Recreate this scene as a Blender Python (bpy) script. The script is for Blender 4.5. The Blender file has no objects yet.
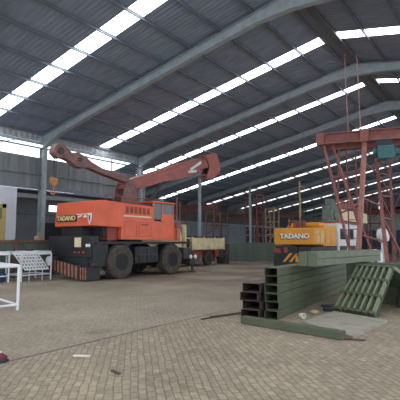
import bpy, bmesh, math, random
from mathutils import Vector, Matrix
random.seed(7)
PI = math.pi
scene = bpy.context.scene
COL = scene.collection

# ------------------------------------------------------------------ materials
def mat(name, col, rough=.6, metal=0., var=.0, vscale=3., bump=0., bscale=20., dirt=None, dscale=1.5, dthr=(.5, .7), emit=0.):
    m = bpy.data.materials.new(name); m.use_nodes = True
    nt = m.node_tree; n = nt.nodes; l = nt.links
    b = n['Principled BSDF']
    b.inputs['Base Color'].default_value = (*col, 1); b.inputs['Roughness'].default_value = rough
    b.inputs['Metallic'].default_value = metal
    tc = n.new('ShaderNodeTexCoord')
    last = None
    if var:
        t = n.new('ShaderNodeTexNoise'); t.inputs['Scale'].default_value = vscale; t.inputs['Detail'].default_value = 5
        l.new(tc.outputs['Object'], t.inputs['Vector'])
        mr = n.new('ShaderNodeMapRange'); mr.inputs['From Min'].default_value = .3; mr.inputs['From Max'].default_value = .7
        mr.inputs['To Min'].default_value = 1 - var; mr.inputs['To Max'].default_value = 1 + var
        l.new(t.outputs['Fac'], mr.inputs['Value'])
        mx = n.new('ShaderNodeVectorMath'); mx.operation = 'SCALE'; mx.inputs[0].default_value = col
        l.new(mr.outputs['Result'], mx.inputs['Scale']); last = mx.outputs['Vector']
        l.new(last, b.inputs['Base Color'])
    if dirt:
        t = n.new('ShaderNodeTexNoise'); t.inputs['Scale'].default_value = dscale; t.inputs['Detail'].default_value = 8
        l.new(tc.outputs['Object'], t.inputs['Vector'])
        mr = n.new('ShaderNodeMapRange'); mr.inputs['From Min'].default_value = dthr[0]; mr.inputs['From Max'].default_value = dthr[1]
        l.new(t.outputs['Fac'], mr.inputs['Value'])
        mx = n.new('ShaderNodeMix'); mx.data_type = 'RGBA'
        l.new(mr.outputs['Result'], mx.inputs['Factor'])
        if last: l.new(last, mx.inputs['A'])
        else: mx.inputs['A'].default_value = (*col, 1)
        mx.inputs['B'].default_value = (*dirt, 1)
        l.new(mx.outputs['Result'], b.inputs['Base Color'])
    if bump:
        t = n.new('ShaderNodeTexNoise'); t.inputs['Scale'].default_value = bscale
        l.new(tc.outputs['Object'], t.inputs['Vector'])
        bp = n.new('ShaderNodeBump'); bp.inputs['Strength'].default_value = bump; bp.inputs['Distance'].default_value = .02
        l.new(t.outputs['Fac'], bp.inputs['Height']); l.new(bp.outputs['Normal'], b.inputs['Normal'])
    if emit:
        b.inputs['Emission Color'].default_value = (*col, 1); b.inputs['Emission Strength'].default_value = emit
    return m

def corrugated(name, col, axis, period, strength=.6, var=.12, streak=None, rough=.6, vscale=1.2):
    """sheet metal: ribs across `axis` (0 x, 1 y) as bump plus a little tone per rib"""
    m = mat(name, col, rough, 0, 0)
    nt = m.node_tree; n = nt.nodes; l = nt.links; b = n['Principled BSDF']
    tc = n.new('ShaderNodeTexCoord'); sp = n.new('ShaderNodeSeparateXYZ'); l.new(tc.outputs['Object'], sp.inputs[0])
    mu = n.new('ShaderNodeMath'); mu.operation = 'MULTIPLY'; mu.inputs[1].default_value = 2 * PI / period
    l.new(sp.outputs[axis], mu.inputs[0])
    si = n.new('ShaderNodeMath'); si.operation = 'SINE'; l.new(mu.outputs[0], si.inputs[0])
    bp = n.new('ShaderNodeBump'); bp.inputs['Strength'].default_value = strength; bp.inputs['Distance'].default_value = .04
    l.new(si.outputs[0], bp.inputs['Height']); l.new(bp.outputs['Normal'], b.inputs['Normal'])
    mp = n.new('ShaderNodeMapping'); sc = [1., 1., 1.]; sc[axis] = 4.; 
    if streak: sc[2] = .25
    mp.inputs['Scale'].default_value = sc
    l.new(tc.outputs['Object'], mp.inputs[0])
    t = n.new('ShaderNodeTexNoise'); t.inputs['Scale'].default_value = vscale; t.inputs['Detail'].default_value = 4
    l.new(mp.outputs[0], t.inputs['Vector'])
    mr = n.new('ShaderNodeMapRange'); mr.inputs['From Min'].default_value = .3; mr.inputs['From Max'].default_value = .7
    mr.inputs['To Min'].default_value = 1 - var; mr.inputs['To Max'].default_value = 1 + var
    l.new(t.outputs['Fac'], mr.inputs['Value'])
    mx = n.new('ShaderNodeVectorMath'); mx.operation = 'SCALE'; mx.inputs[0].default_value = col
    l.new(mr.outputs['Result'], mx.inputs['Scale']); l.new(mx.outputs['Vector'], b.inputs['Base Color'])
    return m

def emission(name, col, s):
    m = bpy.data.materials.new(name); m.use_nodes = True
    nt = m.node_tree; nt.nodes.clear()
    e = nt.nodes.new('ShaderNodeEmission'); e.inputs[0].default_value = (*col, 1); e.inputs[1].default_value = s
    o = nt.nodes.new('ShaderNodeOutputMaterial'); nt.links.new(e.outputs[0], o.inputs[0])
    return m

def paver_material():
    m = bpy.data.materials.new('concrete_pavers'); m.use_nodes = True
    nt = m.node_tree; n = nt.nodes; l = nt.links; b = n['Principled BSDF']
    b.inputs['Roughness'].default_value = .8
    tc = n.new('ShaderNodeTexCoord')
    mp = n.new('ShaderNodeMapping'); mp.inputs['Rotation'].default_value = (0, 0, math.radians(45))
    l.new(tc.outputs['Object'], mp.inputs[0])
    # warp a little so that the courses look laid by hand
    br = n.new('ShaderNodeTexBrick')
    br.inputs['Scale'].default_value = 1.; br.inputs['Brick Width'].default_value = .18; br.inputs['Row Height'].default_value = .09
    br.inputs['Mortar Size'].default_value = .009; br.inputs['Mortar Smooth'].default_value = .3; br.inputs['Bias'].default_value = 0.
    br.inputs['Color1'].default_value = (.385, .312, .225, 1); br.inputs['Color2'].default_value = (.285, .23, .165, 1)
    br.inputs['Mortar'].default_value = (.205, .165, .12, 1)
    wn = n.new('ShaderNodeTexNoise'); wn.inputs['Scale'].default_value = 3.5; l.new(mp.outputs[0], wn.inputs['Vector'])
    wa = n.new('ShaderNodeVectorMath'); wa.operation = 'SCALE'; wa.inputs['Scale'].default_value = .06
    l.new(wn.outputs['Color'], wa.inputs[0])
    ad = n.new('ShaderNodeVectorMath'); l.new(mp.outputs[0], ad.inputs[0]); l.new(wa.outputs[0], ad.inputs[1])
    l.new(ad.outputs[0], br.inputs['Vector'])
    sp = n.new('ShaderNodeSeparateXYZ'); l.new(tc.outputs['Object'], sp.inputs[0])
    # older, smoother field left of the joint (x < -5.6)
    lt = n.new('ShaderNodeMath'); lt.operation = 'LESS_THAN'; lt.inputs[1].default_value = -5.6; l.new(sp.outputs[0], lt.inputs[0])
    lm = n.new('ShaderNodeMath'); lm.operation = 'MULTIPLY'; lm.inputs[1].default_value = .62; l.new(lt.outputs[0], lm.inputs[0])
    mix1 = n.new('ShaderNodeMix'); mix1.data_type = 'RGBA'; l.new(lm.outputs[0], mix1.inputs['Factor'])
    l.new(br.outputs['Color'], mix1.inputs['A']); mix1.inputs['B'].default_value = (.325, .28, .215, 1)
    # large blotches
    no = n.new('ShaderNodeTexNoise'); no.inputs['Scale'].default_value = .55; no.inputs['Detail'].default_value = 9; no.inputs['Roughness'].default_value = .65
    l.new(tc.outputs['Object'], no.inputs['Vector'])
    mr = n.new('ShaderNodeMapRange'); mr.inputs['From Min'].default_value = .3; mr.inputs['From Max'].default_value = .7
    mr.inputs['To Min'].default_value = .78; mr.inputs['To Max'].default_value = 1.22; l.new(no.outputs['Fac'], mr.inputs['Value'])
    sc = n.new('ShaderNodeVectorMath'); sc.operation = 'SCALE'; l.new(mix1.outputs['Result'], sc.inputs[0]); l.new(mr.outputs[0], sc.inputs['Scale'])
    nf = n.new('ShaderNodeTexNoise'); nf.inputs['Scale'].default_value = 11.; nf.inputs['Detail'].default_value = 5; nf.inputs['Roughness'].default_value = .7
    l.new(tc.outputs['Object'], nf.inputs['Vector'])
    mf = n.new('ShaderNodeMapRange'); mf.inputs['From Min'].default_value = .3; mf.inputs['From Max'].default_value = .7
    mf.inputs['To Min'].default_value = .72; mf.inputs['To Max'].default_value = 1.28; l.new(nf.outputs['Fac'], mf.inputs['Value'])
    sc0 = sc; sc = n.new('ShaderNodeVectorMath'); sc.operation = 'SCALE'; l.new(sc0.outputs[0], sc.inputs[0]); l.new(mf.outputs[0], sc.inputs['Scale'])
    # rusty mud further into the yard
    far = n.new('ShaderNodeMapRange'); far.inputs['From Min'].default_value = 8.; far.inputs['From Max'].default_value = 16.; l.new(sp.outputs[1], far.inputs['Value'])
    n2 = n.new('ShaderNodeTexNoise'); n2.inputs['Scale'].default_value = .35; n2.inputs['Detail'].default_value = 8; l.new(tc.outputs['Object'], n2.inputs['Vector'])
    m2 = n.new('ShaderNodeMapRange'); m2.inputs['From Min'].default_value = .33; m2.inputs['From Max'].default_value = .55; l.new(n2.outputs['Fac'], m2.inputs['Value'])
    fm = n.new('ShaderNodeMath'); fm.operation = 'MULTIPLY'; l.new(far.outputs[0], fm.inputs[0]); l.new(m2.outputs[0], fm.inputs[1])
    mix2 = n.new('ShaderNodeMix'); mix2.data_type = 'RGBA'; l.new(fm.outputs[0], mix2.inputs['Factor'])
    l.new(sc.outputs[0], mix2.inputs['A']); mix2.inputs['B'].default_value = (.15, .105, .075, 1)
    # dark oil and damp spots
    mp3 = n.new('ShaderNodeMapping'); mp3.inputs['Scale'].default_value = (.8, .45, 1); mp3.inputs['Location'].default_value = (3.1, 1.7, 0)
    l.new(tc.outputs['Object'], mp3.inputs[0])
    n3 = n.new('ShaderNodeTexNoise'); n3.inputs['Scale'].default_value = .9; n3.inputs['Detail'].default_value = 6; l.new(mp3.outputs[0], n3.inputs['Vector'])
    m3 = n.new('ShaderNodeMapRange'); m3.inputs['From Min'].default_value = .63; m3.inputs['From Max'].default_value = .72; m3.inputs['To Max'].default_value = .55
    l.new(n3.outputs['Fac'], m3.inputs['Value'])
    mix3 = n.new('ShaderNodeMix'); mix3.data_type = 'RGBA'; l.new(m3.outputs[0], mix3.inputs['Factor'])
    l.new(mix2.outputs['Result'], mix3.inputs['A']); mix3.inputs['B'].default_value = (.07, .055, .045, 1)
    # dark joint line between the two paving fields
    ax = n.new('ShaderNodeMath'); ax.operation = 'ADD'; ax.inputs[1].default_value = 5.6; l.new(sp.outputs[0], ax.inputs[0])
    ab = n.new('ShaderNodeMath'); ab.operation = 'ABSOLUTE'; l.new(ax.outputs[0], ab.inputs[0])
    jl = n.new('ShaderNodeMapRange'); jl.inputs['From Min'].default_value = .015; jl.inputs['From Max'].default_value = .045
    jl.inputs['To Min'].default_value = .75; jl.inputs['To Max'].default_value = 0.; l.new(ab.outputs[0], jl.inputs['Value'])
    jy = n.new('ShaderNodeMapRange'); jy.inputs['From Min'].default_value = 6.; jy.inputs['From Max'].default_value = 10.
    jy.inputs['To Min'].default_value = 1.; jy.inputs['To Max'].default_value = 0.; l.new(sp.outputs[1], jy.inputs['Value'])
    jm = n.new('ShaderNodeMath'); jm.operation = 'MULTIPLY'; l.new(jl.outputs[0], jm.inputs[0]); l.new(jy.outputs[0], jm.inputs[1])
    mix4 = n.new('ShaderNodeMix'); mix4.data_type = 'RGBA'; l.new(jm.outputs[0], mix4.inputs['Factor'])
    l.new(mix3.outputs['Result'], mix4.inputs['A']); mix4.inputs['B'].default_value = (.06, .048, .04, 1)
    l.new(mix4.outputs['Result'], b.inputs['Base Color'])
    bp = n.new('ShaderNodeBump'); bp.inputs['Strength'].default_value = .5; bp.inputs['Distance'].default_value = .01
    l.new(br.outputs['Fac'], bp.inputs['Height']); bp.invert = True; l.new(bp.outputs['Normal'], b.inputs['Normal'])
    return m

M = {}
M['floor'] = paver_material()
M['roof'] = corrugated('roof_sheet', (.25, .302, .395), 1, .19, .22, .14)
M['purlin'] = mat('dark_purlin', (.155, .185, .225), .6, .1, .15)
M['ridge'] = mat('ridge_flashing', (.16, .18, .21), .7)
M['rafter'] = mat('grey_rafter', (.36, .415, .45), .55, .1, .15)
M['column'] = mat('grey_column', (.34, .38, .40), .55, .1, .15)
M['sheet'] = corrugated('wall_sheet', (.18, .195, .205), 1, .30, .2, .25, streak=True)
M['fascia'] = corrugated('eave_sheet', (.40, .43, .46), 1, .3, .5, .15)
M['end'] = corrugated('end_wall_sheet', (.17, .20, .23), 0, .4, .5, .15, streak=True)
M['endlight'] = corrugated('end_wall_translucent_sheet', (.38, .44, .42), 0, .4, .4, .12)
M['endlow'] = mat('end_wall_base_blue', (.07, .09, .15), .7, 0, .2)
M['backwall'] = corrugated('blue_grey_sheet', (.22, .27, .32), 1, .35, .5, .18, streak=True)
M['plaster'] = mat('white_plaster', (.52, .55, .60), .8, 0, .07, 1.2)
M['greywall'] = mat('grey_plaster', (.30, .33, .37), .8, 0, .15, 1.)
M['skylight_dusty_dimmed'] = emission('dusty_dimmed_skylight', (1., .95, .93), 2.0)  # dusty far strips, glow lowered further to darken the far roof
M['skylight'] = emission('daylit_skylight', (.93, .965, 1.), 9.)
M['orange'] = mat('orange_paint', (.74, .125, .055), .38, 0, .10, 1.6, dirt=(.35, .10, .06), dscale=2.2, dthr=(.62, .8))
M['orange_dark'] = mat('dull_orange_red', (.28, .06, .04), .55, 0, .2)
M['boom_red'] = mat('red_boom_paint', (.36, .10, .085), .5, 0, .22, 2.5, dirt=(.20, .11, .10), dscale=3., dthr=(.5, .75))
M['boom_brown'] = mat('brown_jib_paint', (.20, .105, .10), .6, 0, .25, 4.)
M['black'] = mat('dark_chassis_paint', (.028, .031, .036), .5, .2, .3, 2.)
M['black_mud'] = mat('dark_muddy_frame', (.055, .052, .05), .75, 0, .35, 3.)
M['tyre'] = mat('rubber_tyre', (.065, .054, .047), .85, 0, .3, 6., bump=.4, bscale=30, dirt=(.12, .09, .07), dscale=4., dthr=(.5, .75))
M['rim'] = mat('dark_wheel_rim', (.018, .02, .026), .5, .3, .25)
M['glass'] = mat('dark_glass', (.05, .065, .075), .08)
M['cream'] = mat('cream_paint', (.78, .68, .44), .5, 0, .12, 2., dirt=(.35, .25, .15), dscale=3, dthr=(.6, .8))
M['white'] = mat('white_paint', (.72, .74, .77), .4, 0, .06)
M['whitelamp'] = mat('clear_lamp_lens', (.85, .85, .85), .15)
M['yellow'] = mat('yellow_paint', (.74, .32, .025), .4, 0, .08, 2., dirt=(.35, .18, .04), dscale=2.5, dthr=(.62, .85))
M['yellow_trim'] = mat('pale_yellow_hatch', (.70, .48, .20), .5, 0, .15, 4.)
M['gold'] = mat('gold_letter', (.75, .62, .30), .5)
M['letter'] = mat('white_letter', (.82, .82, .80), .5)
M['red_stripe'] = mat('red_brown_stripe', (.33, .135, .09), .6, 0, .25, 5.)
M['red'] = mat('red_paint', (.45, .06, .05), .5, 0, .15)
M['rust'] = mat('red_oxide_steel', (.24, .082, .072), .6, 0, .22, 3., dirt=(.12, .05, .04), dscale=4., dthr=(.55, .75))
M['rustlight'] = mat('red_steel_faded', (.36, .15, .125), .6, 0, .2, 3.)
M['teal'] = mat('teal_hoist_paint', (.035, .12, .13), .45, .1, .2, 6.)
M['green'] = mat('grey_green_primer', (.086, .102, .060), .6, 0, .16, 2.2, dirt=(.07, .085, .06), dscale=3., dthr=(.55, .75))
M['green_light'] = mat('pale_green_primer', (.122, .145, .088), .55, 0, .15, 2.5, dirt=(.09, .11, .075), dscale=3., dthr=(.55, .75))
M['green_rib_lit'] = mat('olive_primer_lit_rib', (.21, .235, .15), .55, 0, .2, 3.)  # rib colour paled, their lit tops painted in
M['green_gap_shade'] = mat('green_steel_gap_shade', (.06, .085, .055), .65, 0, .2, 3.)  # flange colour darkened, shade of the gaps between ribs painted in
M['green_dull'] = mat('dull_green_steel', (.11, .14, .115), .7, 0, .2, 2.)
M['maroon_prime'] = mat('dark_maroon_channel', (.075, .045, .045), .6, 0, .25, 3.)
M['ply'] = mat('grey_board', (.34, .315, .26), .75, 0, .14, 1.5, dirt=(.21, .18, .14), dscale=2., dthr=(.5, .75))
M['ply_edge'] = mat('board_edge', (.12, .09, .065), .8)
M['rod'] = mat('rusty_rod', (.10, .065, .05), .7, .2, .2)
M['wood'] = mat('bare_timber', (.42, .30, .20), .8, 0, .2, 6.)
M['brown'] = mat('brown_rail', (.16, .09, .065), .7, 0, .25, 4.)
M['blue'] = mat('blue_bundle', (.03, .05, .13), .8, 0, .3, 6.)
M['hook'] = mat('orange_hook_paint', (.45, .20, .08), .5, 0, .2, 8.)
M['frame_white'] = mat('white_steel_tube', (.80, .82, .86), .35, 0, .04)
M['window_frame'] = mat('blue_grey_frame', (.30, .35, .41), .6)
M['door'] = mat('dark_doorway_leaf', (.035, .04, .045), .7)
M['doorframe'] = mat('yellow_door_frame', (.42, .33, .12), .6)
M['cloth'] = mat('maroon_cloth', (.14, .025, .04), .85, 0, .2, 8.)
M['paper'] = mat('white_scrap', (.75, .72, .66), .7)
M['tan'] = mat('tan_scrap', (.5, .36, .22), .8)
M['mast'] = mat('weathered_mast', (.13, .17, .15), .6, 0, .3, 5.)

# ------------------------------------------------------------------ mesh builder
class MB:
    def __init__(s): s.bm = bmesh.new()
    def quad(s, pts):
        vs = [s.bm.verts.new(p) for p in pts]; s.bm.faces.new(vs); return s
    def box(s, x0, x1, y0, y1, z0, z1, bev=0., rot=None):
        b = bmesh.new(); bmesh.ops.create_cube(b, size=1)
        bmesh.ops.scale(b, vec=(abs(x1-x0), abs(y1-y0), abs(z1-z0)), verts=b.verts)
        if bev: bmesh.ops.bevel(b, geom=list(b.edges), offset=bev, segments=2, profile=.5, affect='EDGES')
        if rot: bmesh.ops.rotate(b, cent=(0, 0, 0), matrix=rot.to_3x3(), verts=b.verts)
        bmesh.ops.translate(b, vec=((x0+x1)/2, (y0+y1)/2, (z0+z1)/2), verts=b.verts)
        s._merge(b); return s
    def _merge(s, b):
        me = bpy.data.meshes.new('t'); b.to_mesh(me); b.free(); s.bm.from_mesh(me); bpy.data.meshes.remove(me)
    def prism(s, pts, plane, a, b_, bev=0.):
        """extrude a polygon. plane 'yz': pts (y,z) from x=a to b; 'xz': (x,z) along y; 'xy': (x,y) along z"""
        f = {'yz': lambda p, t: (t, p[0], p[1]), 'xz': lambda p, t: (p[0], t, p[1]), 'xy': lambda p, t: (p[0], p[1], t)}[plane]
        b = bmesh.new(); n = len(pts)
        A = [b.verts.new(f(p, a)) for p in pts]; B = [b.verts.new(f(p, b_)) for p in pts]
        b.faces.new(A); b.faces.new(B[::-1])
        for i in range(n): b.faces.new((A[i], A[(i+1) % n], B[(i+1) % n], B[i]))
        bmesh.ops.recalc_face_normals(b, faces=b.faces)
        if bev: bmesh.ops.bevel(b, geom=list(b.edges), offset=bev, segments=2, profile=.5, affect='EDGES')
        bmesh.ops.triangulate(b, faces=[f_ for f_ in b.faces if len(f_.verts) > 4])
        s._merge(b); return s
    def bar(s, p0, p1, w, h=None, roll=0.):
        """rectangular bar between two points; w across, h upward"""
        h = h or w; p0 = Vector(p0); p1 = Vector(p1); d = p1-p0; L = d.length
        b = bmesh.new(); bmesh.ops.create_cube(b, size=1)
        bmesh.ops.scale(b, vec=(w, h, L), verts=b.verts)
        q = d.to_track_quat('Z', 'Y'); m = q.to_matrix() @ Matrix.Rotation(roll, 3, 'Z')
        bmesh.ops.rotate(b, cent=(0, 0, 0), matrix=m, verts=b.verts)
        bmesh.ops.translate(b, vec=(p0+p1)/2, verts=b.verts); s._merge(b); return s
    def tube(s, p0, p1, r, seg=10, r2=None):
        p0 = Vector(p0); p1 = Vector(p1); d = p1-p0
        b = bmesh.new(); bmesh.ops.create_cone(b, cap_ends=True, segments=seg, radius1=r, radius2=r if r2 is None else r2, depth=d.length)
        bmesh.ops.rotate(b, cent=(0, 0, 0), matrix=d.to_track_quat('Z', 'Y').to_matrix(), verts=b.verts)
        bmesh.ops.translate(b, vec=(p0+p1)/2, verts=b.verts); s._merge(b); return s
    def lathe(s, prof, c, axis='x', seg=32):
        """prof: (radius, offset along axis) pairs"""
        b = bmesh.new(); rings = []
        for r, o in prof:
            ring = []
            for i in range(seg):
                a = 2*PI*i/seg; u, v = r*math.cos(a), r*math.sin(a)
                p = {'x': (o, u, v), 'y': (u, o, v), 'z': (u, v, o)}[axis]
                ring.append(b.verts.new((p[0]+c[0], p[1]+c[1], p[2]+c[2])))
            rings.append(ring)
        for k in range(len(rings)-1):
            for i in range(seg): b.faces.new((rings[k][i], rings[k][(i+1) % seg], rings[k+1][(i+1) % seg], rings[k+1][i]))
        b.faces.new(rings[0]); b.faces.new(rings[-1][::-1])
        bmesh.ops.recalc_face_normals(b, faces=b.faces); s._merge(b); return s
    def build(s, name, m, parent=None, o=(0, 0, 0), smooth=False, kind=None, loc=None):
        bmesh.ops.translate(s.bm, vec=(-o[0], -o[1], -o[2]), verts=s.bm.verts)
        me = bpy.data.meshes.new(name); s.bm.to_mesh(me); s.bm.free()
        me.materials.append(m)
        if smooth:
            for p in me.polygons: p.use_smooth = True
            try: me.set_sharp_from_angle(angle=math.radians(35))
            except Exception: pass
        ob = bpy.data.objects.new(name, me); COL.objects.link(ob)
        if parent: ob.parent = parent
        else: ob.location = o if loc is None else loc
        if kind: ob['kind'] = kind
        return ob

def tag(o, label, cat, group=None):
    o['label'] = label; o['category'] = cat
    if group: o['group'] = group
    return o
def thing(name, label, cat, loc, rz=0., group=None):
    o = bpy.data.objects.new(name, None); COL.objects.link(o)
    o.location = loc; o.rotation_euler = (0, 0, rz); o.empty_display_size = .3
    return tag(o, label, cat, group)
def copy_tree(o, parent=None):
    c = o.copy(); COL.objects.link(c)
    if parent: c.parent = parent
    for ch in [x for x in bpy.data.objects if x.parent == o]: copy_tree(ch, c)
    return c
def lettering(name, s, size, m, parent, loc, rot, ext=.008, bold=.012, sx=1.):
    cu = bpy.data.curves.new(name, 'FONT'); cu.body = s; cu.size = size; cu.extrude = ext; cu.offset = bold
    cu.align_x = 'CENTER'; cu.align_y = 'CENTER'
    t = bpy.data.objects.new(name, cu); COL.objects.link(t)
    bpy.context.view_layer.update()
    me = bpy.data.meshes.new_from_object(t.evaluated_get(bpy.context.evaluated_depsgraph_get()))
    bpy.data.objects.remove(t); bpy.data.curves.remove(cu)
    me.materials.clear(); me.materials.append(m)
    for v in me.vertices: v.co.x *= sx
    R_ = Matrix.Rotation(rot[2], 4, 'Z') @ Matrix.Rotation(rot[1], 4, 'Y') @ Matrix.Rotation(rot[0], 4, 'X')
    me.transform(Matrix.Translation(loc) @ R_)
    o = bpy.data.objects.new(name, me); COL.objects.link(o); o.parent = parent
    return o

# ------------------------------------------------------------------ the building
RX, RZ, SL = -5.65, 10.03, .203
WX = -19.6; BX = -27.0; EX = 8.3; Y0 = -9.; Y1 = 66.; YA = 20.4
def rz(x): return RZ - SL*abs(x-RX)

MB().box(-40, 20, -12, 80, -.2, 0).build('floor', M['floor'], kind='structure')

strips = [(-4.9, .7), (2.2, .7), (9.62, .7), (16.75, .66), (22.88, .58), (30.35, .62), (38.0, .62), (45.35, .62), (52.6, .6), (60.3, .6)]
# roof sheets between the skylight strips
mb = MB()
def slope_quad(mb, xa, xb, ya, yb, up=0., th=.03):
    if yb-ya < 1e-3: return
    za, zb = rz(xa)+up, rz(xb)+up
    mb.prism([(xa, za), (xb, zb), (xb, zb+th), (xa, za+th)], 'xz', ya, yb)
ys = [Y0]
for y, w in strips: ys += [y-w/2, y+w/2]
ys.append(Y1)
cap = .3
for i in range(0, len(ys), 2):
    ya, yb = ys[i], ys[i+1]
    slope_quad(mb, RX, EX, ya, yb)
    if yb <= YA: slope_quad(mb, WX-.15, RX, ya, yb)
    elif ya >= YA: slope_quad(mb, BX, RX, ya, yb)
    else:
        slope_quad(mb, WX-.15, RX, ya, YA); slope_quad(mb, BX, RX, YA, yb)
for y, w in strips:
    slope_quad(mb, RX-.22, RX, y-w/2, y+w/2); slope_quad(mb, RX, RX+.25, y-w/2, y+w/2)
    if y < YA: slope_quad(mb, WX-.15, WX+.15, y-w/2, y+w/2)
mb.build('ceiling', M['roof'], kind='structure')
k = 1
for y, w in strips:
    left = BX+.3 if y > YA else WX+.15
    m_ = MB(); slope_quad(m_, left, RX-.22, y-w/2, y+w/2, .005, .012); m_.build('window_%d' % k, M['skylight' if y < 34 else 'skylight_dusty_dimmed'], kind='structure'); k += 1
    m_ = MB(); slope_quad(m_, RX+.25, EX-.3, y-w/2, y+w/2, .005, .012); m_.build('window_%d' % k, M['skylight' if y < 34 else 'skylight_dusty_dimmed'], kind='structure'); k += 1
# purlins
tn = 1
def trim(mbx, m_):
    global tn
    o = mbx.build('trim_%d' % tn, m_, kind='structure'); tn += 1; return o
for side in (-1, 1):
    for j in range(0, 16):
        x = RX + side*(1.37*j if j else .30)
        if x > EX-.2 or x < BX+.2: continue
        ya = YA if x < WX-.2 else Y0
        if j == 10 and side < 0: x = WX+.12
        z = rz(x)
        m_ = MB()
        m_.box(x-.012, x+.012, ya, Y1, z-.11, z-.005)
        m_.box(x-.03, x+.03, ya, Y1, z-.02, z-.004); m_.box(x-.03, x+.03, ya, Y1, z-.12, z-.105)
        trim(m_, M['purlin'])
trim(MB().prism([(RX-.26, rz(RX-.26)-.03), (RX, RZ-.03), (RX+.28, rz(RX+.28)-.03), (RX+.28, rz(RX+.28)-.06), (RX, RZ-.08), (RX-.26, rz(RX-.26)-.06)], 'xz', Y0, Y1), M['ridge'])
# rafters (haunched I-beams)
def rafter(y, wide):
    xl = BX+.2 if wide else WX
    prof = [(xl, .45)] if wide else [(WX, .70), (WX+1.6, .36)]
    prof += [(-15., .34), (-9.5, .34), (RX-1.3, .38), (RX, .56), (RX+1.3, .38), (-1.8, .34), (EX-2.2, .34), (EX, .6)]
    top = [(x, rz(x)-.125) for x, d in prof]; bot = [(x, rz(x)-.125-d) for x, d in prof]
    m_ = MB(); n = len(prof)
    for i in range(n-1):
        m_.prism([top[i], top[i+1], bot[i+1], bot[i]], 'xz', y-.012, y+.012)
        m_.prism([bot[i], bot[i+1], (bot[i+1][0], bot[i+1][1]-.02), (bot[i][0], bot[i][1]-.02)], 'xz', y-.12, y+.12)
        m_.prism([top[i], top[i+1], (top[i+1][0], top[i+1][1]-.02), (top[i][0], top[i][1]-.02)], 'xz', y-.12, y+.12)
    trim(m_, M['rafter'])
RY = [5.6, 12.75, 19.85, 26.4, 34.2, 41.7, 49.0, 56.5, 63.5]
for y in [-1.5] + RY: rafter(y, y > YA)
# round bracing rods under the sheets
for y in ():
    trim(MB().tube((-17.6, y+.3, rz(-17.6)-.35), (-9.2, y+6.3, rz(-9.2)-.3), .02, 6), M['column'])

# columns on the left side
def column(y, x, h, label, q=.17):
    t = thing('steel_column', label, 'column', (x, y, 0))
    m_ = MB(); m_.box(-q, q, -.012, .012, .03, h)
    m_.box(-q-.015, -q+.005, -q*.65, q*.65, .03, h); m_.box(q-.005, q+.015, -q*.65, q*.65, .03, h); m_.build('shaft', M['column'], t)
    MB().box(-.26, .26, -.2, .2, 0, .03).build('base_plate', M['column'], t)
column(12.75, WX+.1, 6.5, 'grey steel column carrying the roof beside the white block')
column(19.85, WX+.1, 6.5, 'grey steel column behind the raised boom of the orange crane')
column(26.4, WX+.1, 6.6, 'grey steel column rising behind the cream truck', .10)
column(34.2, WX+.1, 6.6, 'thin grey column between cream truck and yellow crane, nearest of the far columns', .08)

# left side wall: sheet, daylight gap, fascia
m_ = MB(); m_.box(WX-.08, WX-.03, Y0, YA, 4.4, 5.93); m_.build('wall_left', M['sheet'], kind='structure')
trim(MB().box(WX-.03, WX+.05, Y0, YA, 4.27, 4.42), M['purlin'])
trim(MB().box(WX-.03, WX+.05, Y0, YA, 5.02, 5.10), M['sheet'])
trim(MB().box(WX-.04, WX+.02, Y0, YA, 6.78, 7.2), M['fascia'])
trim(MB().box(WX-.02, WX+.10, Y0, YA, 6.62, 6.74), M['rafter'])
trim(MB().box(WX+.15, WX+.25, Y0, YA, 6.36, 6.42), M['purlin'])
for y in (9.2, 15.1, 17.5): trim(MB().box(WX-.02, WX+.03, y-.03, y+.03, 5.9, 6.7), M['rafter'])
for y in (9.6, 14.3): trim(MB().bar((WX+.02, y, 6.05), (WX+.02, y+1.6, 6.62), .05, .04), M['rafter'])
# annex strip behind the left side wall
trim(MB().box(-23.6, WX-.1, Y0, YA, 4.2, 4.27), M['purlin'])
trim(MB().box(WX-.6, WX-.45, Y0, YA, 3.86, 4.08), M['column'])
m_ = MB(); m_.box(-23.1, -23.0, Y0, 15.55, 0, 4.2); m_.box(-23.1, -23.0, 15.55, 16.4, 0, 3.45); m_.box(-23.1, -23.0, 15.55, 16.4, 3.85, 4.2); m_.box(-23.1, -23., 16.4, YA, 0, 4.2)
m_.build('wall_annex', M['greywall'], kind='structure')
MB().box(-23.0, -22.93, 15.0, 16.6, 0, 2.75).build('door_1', M['door'], kind='structure')
trim(MB().tube((-22.8, 13.5, 3.25), (-22.8, 20., 3.25), .05, 8), M['column'])
m_ = MB(); m_.box(-27., WX-.05, YA+.0, YA+.12, 0, 5.9); m_.build('wall_partition', M['greywall'], kind='structure')
# far left wall of the wide part
MB().box(BX-.1, BX, YA, Y1, 0, 3.6).build('wall_back', M['backwall'], kind='structure')
MB().box(BX-.1, BX, YA, Y1, 3.6, 5.7).build('wall_back_upper', corrugated('brown_grey_sheet', (.10, .095, .095), 1, .35, .4, .3, streak=True), kind='structure')
trim(MB().box(BX, BX+.08, YA, Y1, 3.55, 3.7), M['window_frame'])
trim(MB().box(BX, BX+.08, YA, Y1, 1.05, 1.2), M['window_frame'])
m_ = MB()
wy = [46, 48.2, 50.4, 52.6, 54.8, 57., 59.2]
for a in wy: m_.box(BX, BX+.14, a-.09, a+.09, 1.1, 3.6)
for a in (1.15, 2.4, 3.55): m_.box(BX, BX+.12, wy[0], wy[-1], a-.06, a+.06)
wf = m_.build('window_31', M['window_frame'], kind='structure')
MB().box(BX+.01, BX+.05, wy[0], wy[-1], 1.15, 3.55).build('pane', M['glass'], wf)
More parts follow.
